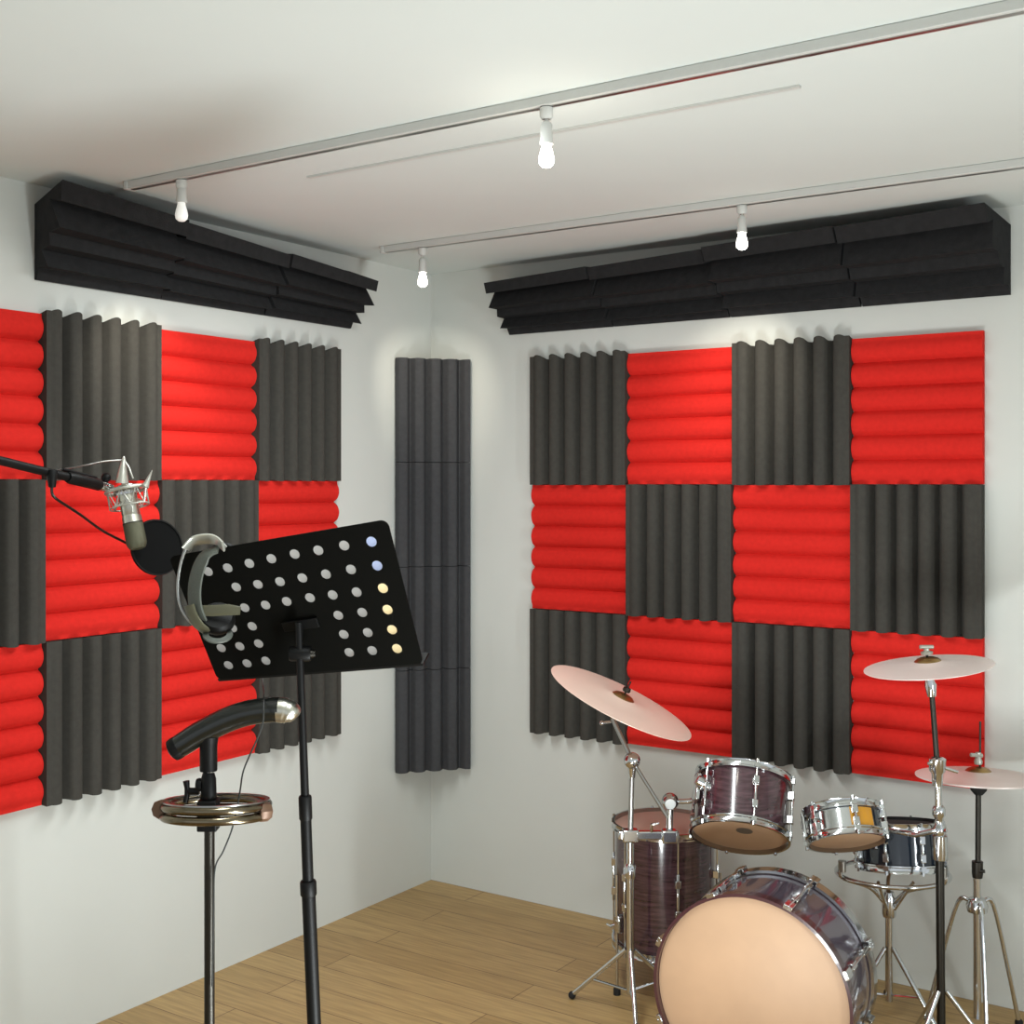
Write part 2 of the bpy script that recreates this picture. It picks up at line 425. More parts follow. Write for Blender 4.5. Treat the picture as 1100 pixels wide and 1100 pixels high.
MB().box(tc_+tn*.0045, (TR-TL).normalized()*.045, (BL-TL).normalized()*.012, tn*.003).build('tray_mount_plate', 'black', ms, bevel=.001)
for k in range(3):
    a = math.radians(120*k); d = V((math.cos(a), math.sin(a), 0)); ax = V((foot.x, foot.y, 0))
    lg = MB().tube([ax+d*.012+UP*.2, ax+d*.12+UP*.1, ax+d*.22+UP*.012], .008, 12).build('leg', 'black', ms)
    MB().sphere(ax+d*.22+UP*.012, .012).build('rubber_foot', 'rubber', lg)

# made-up papers added behind the tray so its holes look bright
def sheet(a0, a1, b0, b1, off, m, label):
    mb = MB(); pts = []
    for s_ in (off, off+.0006):
        pts += [tq(a0, b0)-tn*s_, tq(a1, b0)-tn*s_, tq(a1, b1)-tn*s_, tq(a0, b1)-tn*s_]
    mb.add(pts, [(0, 1, 2, 3), (7, 6, 5, 4), (0, 4, 5, 1), (1, 5, 6, 2), (2, 6, 7, 3), (3, 7, 4, 0)])
    return tag(mb.build('added_paper', m, origin=tuple(tq((a0+a1)/2, b1)-tn*off)), label, 'paper', 'papers added behind the music stand tray')
sheet(.02, .848, .05, .985, .006, 'paper', 'added white paper brightening most holes of the black music stand tray')
sheet(.852, .985, .36, .975, .006, 'cream', 'added cream paper tinting the right hand column of tray holes')
sheet(.852, .985, .03, .34, .006, 'pale_blue', 'pale blue paper showing through the two holes at the tray\'s top right')

# ------------------------------------------------------------------ headphones hooked on the tray's left edge
hp_o = P(215, 640, 2.75)
hp = thing('headphones', tuple(hp_o), 'grey and silver headphones hooked over the left edge of the music stand', 'headphones')
def ribbon(path, wdir, hw, th, name, m, parent):
    rs = []
    path = [V(p) for p in path]; n = len(path)
    for i, p in enumerate(path):
        d = (path[min(i+1, n-1)]-path[max(i-1, 0)]).normalized()
        w = V(wdir[i] if isinstance(wdir, list) else wdir); w = (w-d*w.dot(d)).normalized(); t_ = d.cross(w)
        h = hw[i] if isinstance(hw, list) else hw
        rs.append([p+w*h*x+t_*th*y for x, y in ((-1, -.5), (-.8, -1), (.8, -1), (1, -.5), (1, .5), (.8, 1), (-.8, 1), (-1, .5))])
    return MB().rings(rs).build(name, m, parent)
yb = 2.74
ribbon(smooth([P(234, 590, 2.70), P(221, 597, 2.70), P(213, 612, 2.70), P(209, 632, 2.70), P(210, 652, 2.70), P(216, 668, 2.71)], 6), (.75, -.65, .1), .022, .004, 'headband_pad', 'leather', hp)
MB().tube(smooth([P(243, 588, 2.72), P(232, 578, 2.72), P(216, 577, 2.72), P(203, 585, 2.72), P(195, 603, 2.72), P(191, 628, 2.72), P(193, 648, 2.72), P(201, 664, 2.72), P(214, 676, 2.72)], 6), .0035, 10).build('headband_wire', 'steel', hp)
ribbon(smooth([P(200, 590, 2.71), P(208, 582, 2.71), P(219, 579, 2.71), P(231, 580, 2.71), P(240, 587, 2.70)], 6), (.1, -.8, .6), .018, .003, 'headband_plate', 'bandsilver', hp)
ribbon(smooth([P(203, 650, 2.69), P(207, 662, 2.69), P(214, 672, 2.69), P(222, 678, 2.70)], 5), (.8, -.5, .2), .014, .004, 'slider', 'bandolive', hp)
ribbon([P(211, 656, 2.70), P(228, 656, 2.695), P(245, 655, 2.69), P(258, 656, 2.69)], (0, .1, 1), [.011, .012, .012, .009], .004, 'yoke', 'bandolive', hp)
MB().lathe([(0, 0), (.033, 0), (.038, .006), (.038, .02), (.032, .028), (0, .03)], P(234, 668, 2.73), V((.15, -.75, .6)), 28).build('ear_cup', 'black', hp)
MB().lathe([(0, 0), (.033, 0), (.038, .006), (.038, .02), (.032, .028), (0, .03)], P(240, 601, 2.93), V((.2, -.9, .2)), 28).build('ear_cup', 'black', hp)
MB().lathe([(.020, 0), (.032, .002), (.032, .006), (.020, .008)], P(234, 683, 2.705), V((.1, -.45, .85)), 28, True).build('ear_cup_ring', 'leather', hp)
# its cable
cb = MB().tube(smooth([P(241, 606, 2.97), P(262, 650, 3.02), P(278, 690, 3.03), P(281, 722, 3.03), P(283, 738, 2.94), P(283.5, 749, 2.73), P(283.3, 757, 2.685), P(282.5, 776, 2.67), P(277, 792, 2.67), P(268, 812, 2.70), P(261, 830, 2.72), P(257, 855, 2.74), P(250, 888, 2.74), P(240, 914, 2.73), P(231, 933, 2.722), P(229.5, 975, 2.722), P(228, 1060, 2.722)], 8), .0019, 8).build('cable', 'cable', origin=tuple(P(229, 1060, 2.72)))
tag(cb, 'thin dark cable hanging from the music stand down to the tambourine stand pole', 'cable')

# ------------------------------------------------------------------ tambourine stand with curved bar
Yt = 2.74; st = Yt/F
tx = P(225, 900, Yt).x
ts = thing('percussion_stand', (tx, Yt, 0), 'slim dark stand topped by a glossy black curved bar with a silver end', 'stand')
tp = lambda x, y, dy=0: P(x, y, Yt+dy)
arc = smooth([tp(189, 804), tp(200, 797), tp(216, 787), tp(240, 775), tp(262, 767), tp(284, 763), tp(300, 762.5)], 6)
n_ = len(arc)
MB().tube(arc, [.0245 if i < 3 else .025+.0025*min(1, i/18) for i in range(n_)], 24).build('curved_bar', 'gloss', ts)
MB().tube(smooth([tp(298, 762.5), tp(306, 763.5), tp(313, 766.5), tp(318, 771.5)], 5), [.0275]*6+[.0262]*4+[.0245, .023, .021, .018, .014, .007][:6], 24).build('bar_end', 'nickel', ts)
e0 = arc[0]; ed0 = (arc[0]-arc[1]).normalized()
MB().lathe([(0, -.01), (.025, -.01), (.026, .0), (.0245, .009), (.017, .013), (0, .014)], e0, ed0, 24).build('bar_cap', 'black', ts)
MB().lathe([(0, 0), (.0185, 0), (.019, .003), (.019, .055), (.022, .075), (0, .08)], tp(224, 828), UP, 24).build('socket', 'black', ts)
MB().lathe([(0, 0), (.0105, 0), (.0105, .012), (0, .012)], tp(225, 834), UP, 20).build('thread', 'chrome', ts)
MB().lathe([(0, 0), (.016, 0), (.018, .004), (.0165, .06), (.012, .075), (0, .078)], tp(224, 866), UP, 24).build('clamp_body', 'black', ts)
MB().box(tp(224, 875, -.004), (.0215, 0, 0), (0, .02, 0), (0, 0, .0335)).build('clamp_jaw', 'black', ts, bevel=.003)
MB().box(tp(224, 879, -.0255), (.018, 0, 0), (0, .002, 0), (0, 0, .012)).build('jaw_plate', 'darksteel', ts, bevel=.001)
kn = MB().cyl(tp(214, 850), tp(203, 850), .008, seg=14); kn.lathe([(0, 0), (.013, 0), (.015, .006), (.013, .012), (0, .012)], tp(217, 843), (-1, 0, 0), 20)
k_ = kn.build('wing_knob', 'black', ts)
MB().tube([tp(200, 839), tp(201, 846), tp(201, 854), tp(199, 862)], [.0075, .006, .006, .0065], 12).build('wing', 'black', k_)
MB().cyl(V((tx, Yt, .018)), tp(225, 880), .0113, seg=20).build('pole', 'darksteel', ts)
MB().lathe([(0, 0), (.128, 0), (.13, .004), (.126, .012), (.03, .018), (.018, .03), (0, .03)], V((tx, Yt, 0.0005)), UP, 40).build('base', 'black', ts)
# tambourine: two stacked metal hoops gripped by the jaw
tb_c = P(232, 869, Yt+.005); Rt = .112
tb = thing('tambourine', (tb_c.x, tb_c.y, tb_c.z-.02), 'tambourine of two stacked metal hoops with brown end caps, clamped on the slim stand', 'tambourine')
tT = Matrix.Translation(tb_c) @ Matrix.Rotation(math.radians(-7), 4, 'X') @ Matrix.Translation(-tb_c)
def hoop(dz, name, r=.0098, m='bronze'):
    pts = [tb_c+V((Rt*math.cos(a), Rt*math.sin(a)+.0, dz)) for a in [2*PI*k/56 for k in range(56)]]
    return MB(tT).tube(pts, r, 12, closed=True).build(name, m, tb)
hoop(.009, 'upper_hoop'); hoop(-.0115, 'lower_hoop')
MB(tT).lathe([(Rt-.004, .018), (Rt+.004, .018), (Rt+.004, .021), (Rt-.004, .021)], tb_c, UP, 56, True).build('rim', 'steel', tb)
MB(tT).lathe([(Rt-.022, .012), (Rt-.008, .012), (Rt-.008, .0135), (Rt-.022, .0135)], tb_c, UP, 56, True).build('inner_rim', 'steel', tb)
for a, s in ((math.radians(197), 1), (math.radians(-15), 1)):
    d = V((math.cos(a), math.sin(a), 0)); tt = V((-d.y, d.x, 0))
    MB(tT).lathe([(0, -.014), (.018, -.014), (.021, -.009), (.021, .009), (.018, .014), (0, .014)], tb_c+d*(Rt+.002)+UP*(.004 if d.x < 0 else -.002), (tt*.8+d*.6), 8).build('end_cap', 'brown', tb, sharp=30)

# ------------------------------------------------------------------ microphone on a boom
b_end, b_mid, b_far = P(106, 521, 3.33), P(58, 509, 3.10), P(-150, 458, 2.62)
sx, sy = b_far.x, b_far.y
bs = thing('boom_stand', (sx, sy, 0), 'black microphone boom arm reaching in from the left edge', 'microphone stand')
bd = (b_end-b_far).normalized()
MB().tube([b_far-bd*.1, b_mid+bd*.1], [.011, .011], 16).build('boom_arm', 'black', bs)
MB().tube([b_mid+bd*.05, b_mid+bd*.06, b_mid+bd*.17, b_mid+bd*.175], [.0125, .0155, .0155, .012], 18).build('boom_grip', 'black', bs)
MB().tube([b_mid+bd*.16, b_end], .009, 14).build('boom_tip', 'black', bs)
cs = P(84, 508.5, 3.2); MB().tube([cs-bd*.06, cs+bd*.07], .0045, 10).build('cable_clip', 'black', bs)
MB().cyl(V((sx, sy, .05)), V((sx, sy, b_far.z)), .013, seg=18).build('upright', 'black', bs)
MB().sphere(b_far, .03).build('boom_joint', 'black', bs)
for k in range(3):
    a = math.radians(90+120*k); d = V((math.cos(a), math.sin(a), 0))
    MB().tube([V((sx, sy, .3)), V((sx, sy, 0))+d*.25+UP*.01], .009, 10).build('leg', 'black', bs)
Ym = 3.40
mt, mbm = P(135, 522, Ym), P(148, 590, Ym-.02); ma = (mbm-mt).normalized()
mic = thing('microphone', tuple(mbm), 'silver condenser microphone with dark olive grille hanging upside down from the boom', 'microphone')
Lm = (mbm-mt).length
MB().lathe([(0, -.004), (.018, -.004), (.0235, .002), (.0245, .02), (.0245, Lm*.45), (.0238, Lm*.455), (.0238, Lm*.475), (.0255, Lm*.48), (.0262, Lm*.6), (0, Lm*.6)], mt, ma, 32).build('body', 'nickel', mic)
MB().lathe([(0, Lm*.6), (.0268, Lm*.6), (.0272, Lm*.9), (.0255, Lm*.94), (.02, Lm*.99), (.014, Lm), (0, Lm)], mt, ma, 32).build('grille', 'olive', mic)
MB().lathe([(.0262, Lm*.585), (.0274, Lm*.585), (.0274, Lm*.6), (.0262, Lm*.6)], mt, ma, 32, True).build('grille_ring', 'darksteel', mic)
MB().lathe([(0, 0), (.0105, 0), (.0105, .024), (0, .026)], mt-ma*.03, ma, 16).build('connector', 'chrome', mic)
sm = thing('shock_mount', tuple(P(137, 540, Ym)), 'silver wire shock mount cradling the upside down microphone', 'shock mount')
c1, c2 = mt+ma*.012, mt+ma*.058
aa = ma.orthogonal().normalized(); bb = ma.cross(aa)
def ringpts(c, r, k0=0, n=40): return [c+(aa*math.cos(2*PI*k/n+k0)+bb*math.sin(2*PI*k/n+k0))*r for k in range(n)]
MB().tube(ringpts(c1, .054), .0055, 10, closed=True).build('upper_ring', 'bandsilver', sm)
MB().tube(ringpts(c2, .052), .0022, 8, closed=True).build('lower_ring', 'bandsilver', sm)
MB().lathe([(.0265, -.01), (.034, -.01), (.036, 0), (.034, .014), (.0265, .014)], c1, ma, 28, True).build('inner_collar', 'chrome', sm)
up8 = ringpts(c1, .054, 0, 8); lo8 = ringpts(c2, .052, PI/8, 8); in8 = ringpts(c1+ma*.03, .0275, 0, 8)
for k in range(8):
    MB().tube([up8[k], lo8[k]], .0016, 6).build('cradle_wire', 'bandsilver', sm)
    MB().tube([lo8[k], up8[(k+1) % 8]], .0016, 6).build('cradle_wire', 'bandsilver', sm)
    MB().tube([lo8[k], in8[k]], .0013, 6).build('elastic_cord', 'bandsilver', sm)
MB().tube([P(131, 519, Ym-.05), P(131.5, 512, Ym-.05), P(133, 493, Ym-.05), P(133.2, 490, Ym-.05)], [.017, .014, .005, .002], 16).build('spike', 'bandsilver', sm)
MB().tube([P(156, 522, Ym-.03), P(158, 518, Ym-.03), P(163.5, 505, Ym-.03)], [.011, .007, .001], 12).build('spike', 'bandsilver', sm)
MB().tube([P(133, 494, Ym-.05), P(138, 501, Ym-.055), P(143, 514, Ym-.055)], .0022, 8).build('spike_wire', 'bandsilver', sm)
MB().tube([b_end-bd*.005, b_end+bd*.016, P(119, 524, Ym-.02)], [.014, .015, .011], 14).build('swivel', 'chrome', sm)
MB().sphere(P(114, 513, Ym-.04), .013).build('swivel_knob', 'black', sm)
tag(MB().tube(smooth([P(60, 505, 3.10), P(76, 502.5, 3.2), P(95, 499, 3.28), P(112, 495.5, 3.32), P(131, 494, Ym-.05)], 6), .002, 8).build('microphone_cable', 'steel', origin=tuple(P(95, 499, 3.28))), 'thin grey cable running from the boom to the tip of the shock mount', 'cable')
pf_c = P(168.5, 588, 3.46)
pf = thing('pop_filter', tuple(pf_c-UP*.075), 'round black pop filter on a thin gooseneck behind the microphone', 'pop filter')
pn = V((.70, -.70, .16)).normalized()
Rp = .078
MB().lathe([(0, -.0015), (Rp-.004, -.0015), (Rp-.004, .0015), (0, .0015)], pf_c, pn, 40).build('screen', 'fabric', pf)
MB().lathe([(Rp-.004, -.005), (Rp, -.005), (Rp+.001, 0), (Rp, .005), (Rp-.004, .005)], pf_c, pn, 48, True).build('rim', 'black', pf)
rim_pt = P(147, 590, 3.485)
MB().tube(smooth([P(56, 520, 3.09), P(56, 530, 3.09), P(62, 537, 3.10), P(85, 552, 3.2), P(110, 570, 3.36), P(133, 582, 3.46), rim_pt], 7), .0036, 10).build('gooseneck', 'darksteel', pf)
MB().tube([P(56, 507, 3.09), P(56, 512, 3.085), P(56, 523, 3.09)], [.014, .012, .009], 14).build('clamp', 'black', pf)

# ------------------------------------------------------------------ drums
def frame(axis, front):                  # local axes with z along `axis` and -y facing `front`
    z = V(axis).normalized(); y = -(V(front)-z*V(front).dot(z)).normalized(); x = y.cross(z)
    m = Matrix((x, y, z)).transposed().to_4x4(); return m
def drum(name, label, cat, centre, axis, R, D, shell, nl, hoop='chrome', topm='palehead', botm='drumhead', group=None, panels=None, rot=0., base=None, lugw=1.):
    c = V(centre); T = Matrix.Translation(c) @ frame(axis, V((0, -1, 0)))
    a = V(axis).normalized()
    t = thing(name, tuple(base if base else c-a*D/2), label, cat, group)
    h = D/2
    MB(T).lathe([(R-.006, -h+.004), (R, -h+.004), (R, h-.004), (R-.006, h-.004)], (0, 0, 0), UP, 64, True).build('shell', shell, t)
    for sgn, nm, hm in ((1, 'top', topm), (-1, 'bottom', botm)):
        MB(T).lathe([(0, sgn*(h+.001)), (R-.012, sgn*(h+.001)), (R-.002, sgn*(h-.002)), (R+.004, sgn*(h-.006)), (R+.002, sgn*(h-.010)), (0, sgn*(h-.003))], (0, 0, 0), UP, 64).build(nm+'_head', hm, t)
        lo, hi = sgn*(h-.014), sgn*(h+.010)
        MB(T).lathe([(R+.005, lo), (R+.012, lo), (R+.012, sgn*(h-.010)), (R+.0085, sgn*(h-.007)), (R+.0085, sgn*(h+.006)), (R+.011, hi), (R+.003, hi), (R+.005, sgn*(h+.005))], (0, 0, 0), UP, 64, True).build(nm+'_hoop', hoop, t)
    for k in range(nl):
        an = -PI/2+rot+2*PI*k/nl; d = V((math.cos(an), math.sin(an), 0)); tg = V((-d.y, d.x, 0))
        g = MB(T)
        for s in (1, -1):
            zc = s*min(h*.42, .05)
            g.box(d*(R+.010)+UP*zc, tg*.009*lugw, d*.010, UP*.013)
        g.tube([d*(R+.014)-UP*(h*.42), d*(R+.014)+UP*(h*.42)], .005*lugw, 8)
        lug = g.build('lug', 'chrome', t, bevel=.003)
        r_ = MB(T).cyl(d*(R+.0135)-UP*(h+.004), d*(R+.0135)+UP*(h+.004), .003, seg=8)
        for s in (1, -1):
            r_.box(d*(R+.0125)+UP*s*(h-.006), tg*.008, d*.006, UP*.007)
            r_.cyl(d*(R+.0135)+UP*s*(h+.002), d*(R+.0135)+UP*s*(h+.014), .005, seg=8)
        r_.build('tension_rod', 'chrome', lug)
    return t, T
# floor tom
ft_c = V((.519, 4.25, .345)); R_ft = .168
ft, T_ft = drum('floor_tom', 'burgundy floor tom with chrome hoops standing under the tilted crash cymbal', 'drum', ft_c, (0, 0, 1), R_ft, .40, 'burgundy', 6, rot=.12, base=(.519, 4.25, 0))
for an in (-152, -20, 95):
    a = math.radians(an); d = V((math.cos(a), math.sin(a), 0))
    q = V((.519, 4.25, 0))+d*(R_ft+.024)
    lg = MB().cyl(q+UP*.008, q+UP*.40, .0052, seg=12).build('leg', 'chrome', ft)
    MB().box(q-d*.012+UP*.235, V((-d.y, d.x, 0))*.014, d*.016, UP*.028).build('leg_bracket', 'chrome', lg, bevel=.004)
    tgx = V((-d.y, d.x, 0))
    MB().tube([q+d*.012+UP*.235, q+d*.03+UP*.235], .004, 8).tube([q+d*.03+UP*.235-tgx*.014, q+d*.03+UP*.235+tgx*.014], .004, 8).build('wing_screw', 'chrome', lg)
    MB().lathe([(0, 0), (.012, 0), (.012, .02), (.007, .03), (0, .03)], q, UP, 14).build('rubber_foot', 'rubber', lg)
# rack tom
ax_rt = V((.17, .53, .83)).normalized()
rt_c = P(797, 867, 4.02)
rt, T_rt = drum('rack_tom', 'burgundy rack tom with chrome hoops tipped back showing its tan underside', 'drum', rt_c, ax_rt, .148, .185, 'burgundy', 6, rot=.0)
MB(T_rt).lathe([(0, -.0945), (.026, -.0945), (.026, -.0952), (0, -.0952)], (0, -.055, 0), UP, 28).build('head_print', 'print', rt)
MB(T_rt).box((0, -.158, .034), (.011, 0, 0), (0, .002, 0), (0, 0, .011)).build('badge', 'chrome', rt, bevel=.002)
br_ = T_rt @ V((-.152, -.03, .03))
MB(T_rt).box((-.157, -.03, .02), (.008, 0, 0), (0, .026, 0), (0, 0, .045)).build('mount_bracket', 'chrome', rt, bevel=.004)
# tom mount beside it
tmn = thing('tom_mount', tuple(P(719, 894, 4.04)), 'chrome tom holder with ball joint and bent arm between the two burgundy toms', 'drum hardware')
q0 = P(719, 894, 4.04); q1 = P(720, 861, 4.04)
MB().cyl(q0, q1, .0115, seg=18).build('post', 'chrome', tmn)
MB().sphere(q1, .028).build('ball_joint', 'chrome', tmn)
MB().lathe([(0, 0), (.017, 0), (.019, .005), (.014, .012), (0, .012)], q1+V((-.004, -.034, .0)), V((0, 1, 0)), 20).build('ball_cap', 'steel', tmn)
MB().tube(smooth([q1+V((.02, 0, 0)), P(735, 861, 4.03), P(745, 859, 4.02), P(752, 848, 4.0), P(758, 838, 4.0)], 5), .0085, 12).build('bent_arm', 'chrome', tmn)
MB().lathe([(0, -.025), (.016, -.025), (.018, -.018), (.014, 0), (.018, .018), (.016, .025), (0, .025)], P(756, 842, 3.975), V((.8, -.1, -.55)), 20).build('arm_clamp', 'chrome', tmn)
MB().box((P(665, 896, 4.03)+P(728, 898, 4.03))/2, V((.098, 0, 0)), V((0, .012, 0)), V((0, 0, .014))).build('clamp_bar', 'chrome', tmn, bevel=.005)
MB().box(P(719, 898, 4.03), V((.026, 0, 0)), V((0, .019, 0)), V((0, 0, .021))).build('clamp_block', 'chrome', tmn, bevel=.006)
MB().tube([P(700, 893, 4.02), P(700, 886, 4.01), P(708, 884, 4.01)], .005, 8).build('wing_screw', 'chrome', tmn)

def tripod(t, x, y, h, r, m='chrome', a0=90, zb=.05):
    for k in range(3):
        a = math.radians(a0+120*k); d = V((math.cos(a), math.sin(a), 0)); p = V((x, y, 0))
        lg = MB().tube([p+d*.014+UP*h, p+d*r+UP*.014], .0075, 10).tube([p+d*.012+UP*(zb+.02), p+d*r*.62+UP*(h*.40)], .0045, 8).build('leg', m, t)
        MB().sphere(p+d*r+UP*.013, .0128).build('rubber_foot', 'rubber', lg)
def cymbal(name, label, c, n, R, m, group=None, nut=True, thick=.0016):
    n = V(n).normalized(); c = V(c)
    t = thing(name, tuple(c), label, 'cymbal', group)
    pr = [(.007, .023), (.02, .022), (.031, .018), (.039, .011), (.045, .0085), (R*.6, .004), (R*.85, -.001), (R, -.006)]
    MB().lathe([(r, z) for r, z in pr[3:]]+[(r, z-thick) for r, z in reversed(pr[3:])], c, n, 72, True).build('bow', m, t)
    MB().lathe([(r, z) for r, z in pr[:4]]+[(r, z-thick) for r, z in reversed(pr[:4])], c, n, 40, True).build('bell', 'bell', t)
    return t
# crash cymbal on its boom stand
cn = V((.41, -.10, .90)).normalized()
cr_c = P(668, 752, 4.10)
cymbal('crash_cymbal', 'large pale cymbal tilted steeply down to the right above the floor tom', cr_c, cn, .252, 'cymbal')
s1 = V((P(677, 900, 4.02).x, 4.02, 0))
cst = thing('cymbal_stand', tuple(s1), 'chrome boom stand in front of the floor tom holding the tilted cymbal', 'cymbal stand', 'chrome cymbal stands')
jz = P(679, 817, 4.02)
MB().cyl(s1+UP*.06, V((s1.x, s1.y, P(0, 905, 4.02).z)), .0125, seg=16).build('lower_tube', 'chrome', cst)
MB().cyl(V((s1.x, s1.y, P(0, 908, 4.02).z)), jz, .0085, seg=16).build('upper_tube', 'steel', cst)
MB().lathe([(0, -.022), (.016, -.022), (.018, -.012), (.018, .02), (.013, .026), (0, .026)], V((s1.x, s1.y, P(0, 936, 4.02).z)), UP, 20).build('height_clamp', 'chrome', cst)
MB().box(V((s1.x, s1.y-.002, P(0, 897, 4.02).z)), (.026, 0, 0), (0, .018, 0), (0, 0, .02)).build('bar_clamp', 'chrome', cst, bevel=.005)
MB().sphere(jz, .027, (0, 1, 0)).build('tilt_joint', 'chrome', cst)
MB().lathe([(0, 0), (.01, 0), (.014, .035), (.016, .04), (0, .042)], jz-UP*.055, UP, 18).build('joint_neck', 'chrome', cst)
bt = P(658, 772, 4.06); bb_ = P(717, 878, 3.96)
MB().cyl(bb_, jz, .0058, seg=12).cyl(jz, bt, .0075, seg=12).build('boom_arm', 'steel', cst)
tl = cr_c-cn*.022
MB().tube([bt, tl, cr_c-cn*.004], [.008, .009, .006], 12).build('tilter', 'chrome', cst)
MB().tube([bt+V((-.005, 0, -.01)), bt+V((-.034, -.01, -.012))], .0045, 8).sphere(bt+V((-.036, -.01, -.012)), .008).build('tilter_screw', 'chrome', cst)
MB().cyl(cr_c-cn*.01, cr_c+cn*.068, .0032, seg=10).build('top_rod', 'darksteel', cst)
MB().lathe([(0, .031), (.012, .031), (.014, .036), (.012, .045), (0, .046)], cr_c, cn, 16).build('wing_nut', 'darksteel', cst)
tripod(cst, s1.x, s1.y, .2, .21, a0=270)
# small snare, tipped back
sn_c = P(907, 887, 3.86)
ax_sn = V((-.03, .50, .86)).normalized()
sn, T_sn = drum('snare_drum', 'small shallow drum with amber and chrome shell tipped back, tan underside showing', 'drum', sn_c, ax_sn, .112, .088, 'chrome', 6, rot=.06)
for a0, a1, nm, m_ in ((-1.62, -.95, 'amber_panel', 'amber'), (-.9, -.35, 'dark_panel', 'navy')):
    g = MB(T_sn); rs = []
    for k in range(13):
        a = a0+(a1-a0)*k/12
        rs.append([V((math.cos(a)*r, math.sin(a)*r, z)) for r, z in ((.1122, -.028), (.1135, -.028), (.1135, .028), (.1122, .028))])
    g.rings(rs).build(nm, m_, sn)
MB(T_sn).tube([(-.117, .01, -.02), (-.125, -.005, -.03), (-.125, -.005, .03), (-.117, .01, .03)], .006, 8).build('strainer', 'chrome', sn)
# blue drum in a basket stand
bd_c = P(966, 907, 4.0)
bl, T_bl = drum('tom_drum', 'dark navy drum resting in a chrome basket stand behind the amber drum', 'drum', bd_c, (0, .17, 1), .130, .13, 'navy', 8, rot=.2, topm='rubber')
bk = V((P(955, 940, 3.99).x, 3.99, 0)); bz = bd_c.z-.078
ss = thing('basket_stand', tuple(bk), 'chrome snare basket stand carrying the dark navy drum', 'drum stand')
rim = [V((bk.x+.012, bk.y, bz-.012))+V((.176*math.cos(a), .145*math.sin(a), 0)) for a in [2*PI*k/48 for k in range(48)]]
MB().tube(rim, .0075, 10, closed=True).build('basket_ring', 'chrome', ss)
hubz = bz-.10
for k in range(3):
    a = math.radians((-165, -45, 75)[k]); d = V((math.cos(a), math.sin(a), 0))
    e_ = V((bk.x+.012, bk.y, bz))+V((.178*math.cos(a), .147*math.sin(a), 0))
    ar = MB().tube(smooth([V((bk.x, bk.y, hubz))+d*.02, V((bk.x, bk.y, hubz+.05))+d*.07, e_-UP*.012, e_+UP*.03], 5), .0072, 10).build('basket_arm', 'chrome', ss)
    MB().cyl(e_+UP*.006, e_+UP*.04, .0125, seg=14).build('rubber_grip', 'steel', ar)
for s in (-1, 1):
    MB().tube([V((bk.x+s*.012, bk.y-.02, hubz-.02)), V((bk.x+s*.055, bk.y-.07, bz-.018))], .0055, 10).build('basket_strut', 'chrome', ss)
MB().lathe([(0, -.05), (.019, -.05), (.022, -.04), (.022, .01), (.015, .03), (0, .03)], V((bk.x, bk.y, hubz)), UP, 20).build('hub', 'chrome', ss)
MB().cyl(V((bk.x, bk.y, .05)), V((bk.x, bk.y, hubz)), .012, seg=16).build('pole', 'chrome', ss)
tripod(ss, bk.x, bk.y, .22, .16, a0=75)
# ride cymbal and stand on the right
rc_ = P(997, 714, 3.70); rn = V((-.12, -.02, 1)).normalized()
cymbal('ride_cymbal', 'whitish cymbal lying nearly flat, highest of the three, on the right', rc_, rn, .186, 'cymbalw')
s2b, s2t = P(1009, 975, 3.70), P(1000, 748, 3.70)
s2 = V((s2b.x+.006, 3.70, 0))
rs_ = thing('cymbal_stand', tuple(s2), 'tall chrome stand under the nearly flat whitish cymbal', 'cymbal stand', 'chrome cymbal stands')
j2 = P(1007, 824, 3.70)
MB().cyl(s2+UP*.06, P(1009.5, 905, 3.70), .0125, seg=16).build('lower_tube', 'darksteel', rs_)
MB().cyl(P(1009.5, 908, 3.70), j2, .0105, seg=16).build('middle_tube', 'chrome', rs_)
MB().cyl(j2, P(1001, 745, 3.70), .008, seg=16).build('upper_tube', 'darksteel', rs_)
MB().lathe([(0, -.055), (.015, -.055), (.017, -.02), (.024, -.01), (.025, .025), (.016, .032), (0, .032)], j2, UP, 20).build('height_clamp', 'chrome', rs_)
MB().tube([j2+V((.015, -.01, .0)), j2+V((.055, -.015, -.012))], .005, 8).build('wing_screw', 'chrome', rs_)
MB().tube([j2+V((-.01, -.01, .015)), j2+V((-.032, -.012, .013))], .005, 8).build('wing_screw', 'chrome', rs_)
MB().lathe([(0, -.05), (.020, -.05), (.022, -.03), (.02, .02), (0, .03)], P(1009.5, 905, 3.70), UP, 20).build('height_clamp', 'chrome', rs_)
MB().tube([P(1001, 748, 3.70), P(999.5, 736, 3.70), P(998, 728, 3.70), rc_-rn*.004], [.0125, .0175, .011, .005], 14).build('tilter', 'chrome', rs_)
MB().cyl(rc_-rn*.01, rc_+rn*.055, .004, seg=10).build('top_rod', 'darksteel', rs_)
MB().lathe([(0, .0315), (.017, .0315), (.018, .038), (.008, .042), (.008, .05), (0, .05)], rc_, rn, 16).tube([rc_+rn*.045-V((.02, 0, -.008)), rc_+rn*.045+V((.02, 0, .008))], .006, 10).build('wing_nut', 'bandsilver', rs_)
MB().lathe([(0, -.045), (.014, -.045), (.019, -.036), (.019, -.018), (.013, -.010), (.013, .010), (.019, .018), (.019, .036), (.014, .045), (0, .045)], P(1008.5, 882, 3.70), UP, 20).tube([P(1008, 892, 3.70), P(1017, 892, 3.68)], .006, 8).build('accessory_clamp', 'chrome', rs_)
MB().tube([P(1006, 892, 3.69), P(984, 897, 3.72), P(962, 893, 3.80), sn_c+V((.118, 0, -.01))], .0075, 10).build('drum_arm', 'chrome', rs_)
tripod(rs_, s2.x, s2.y, .2, .16, a0=220)
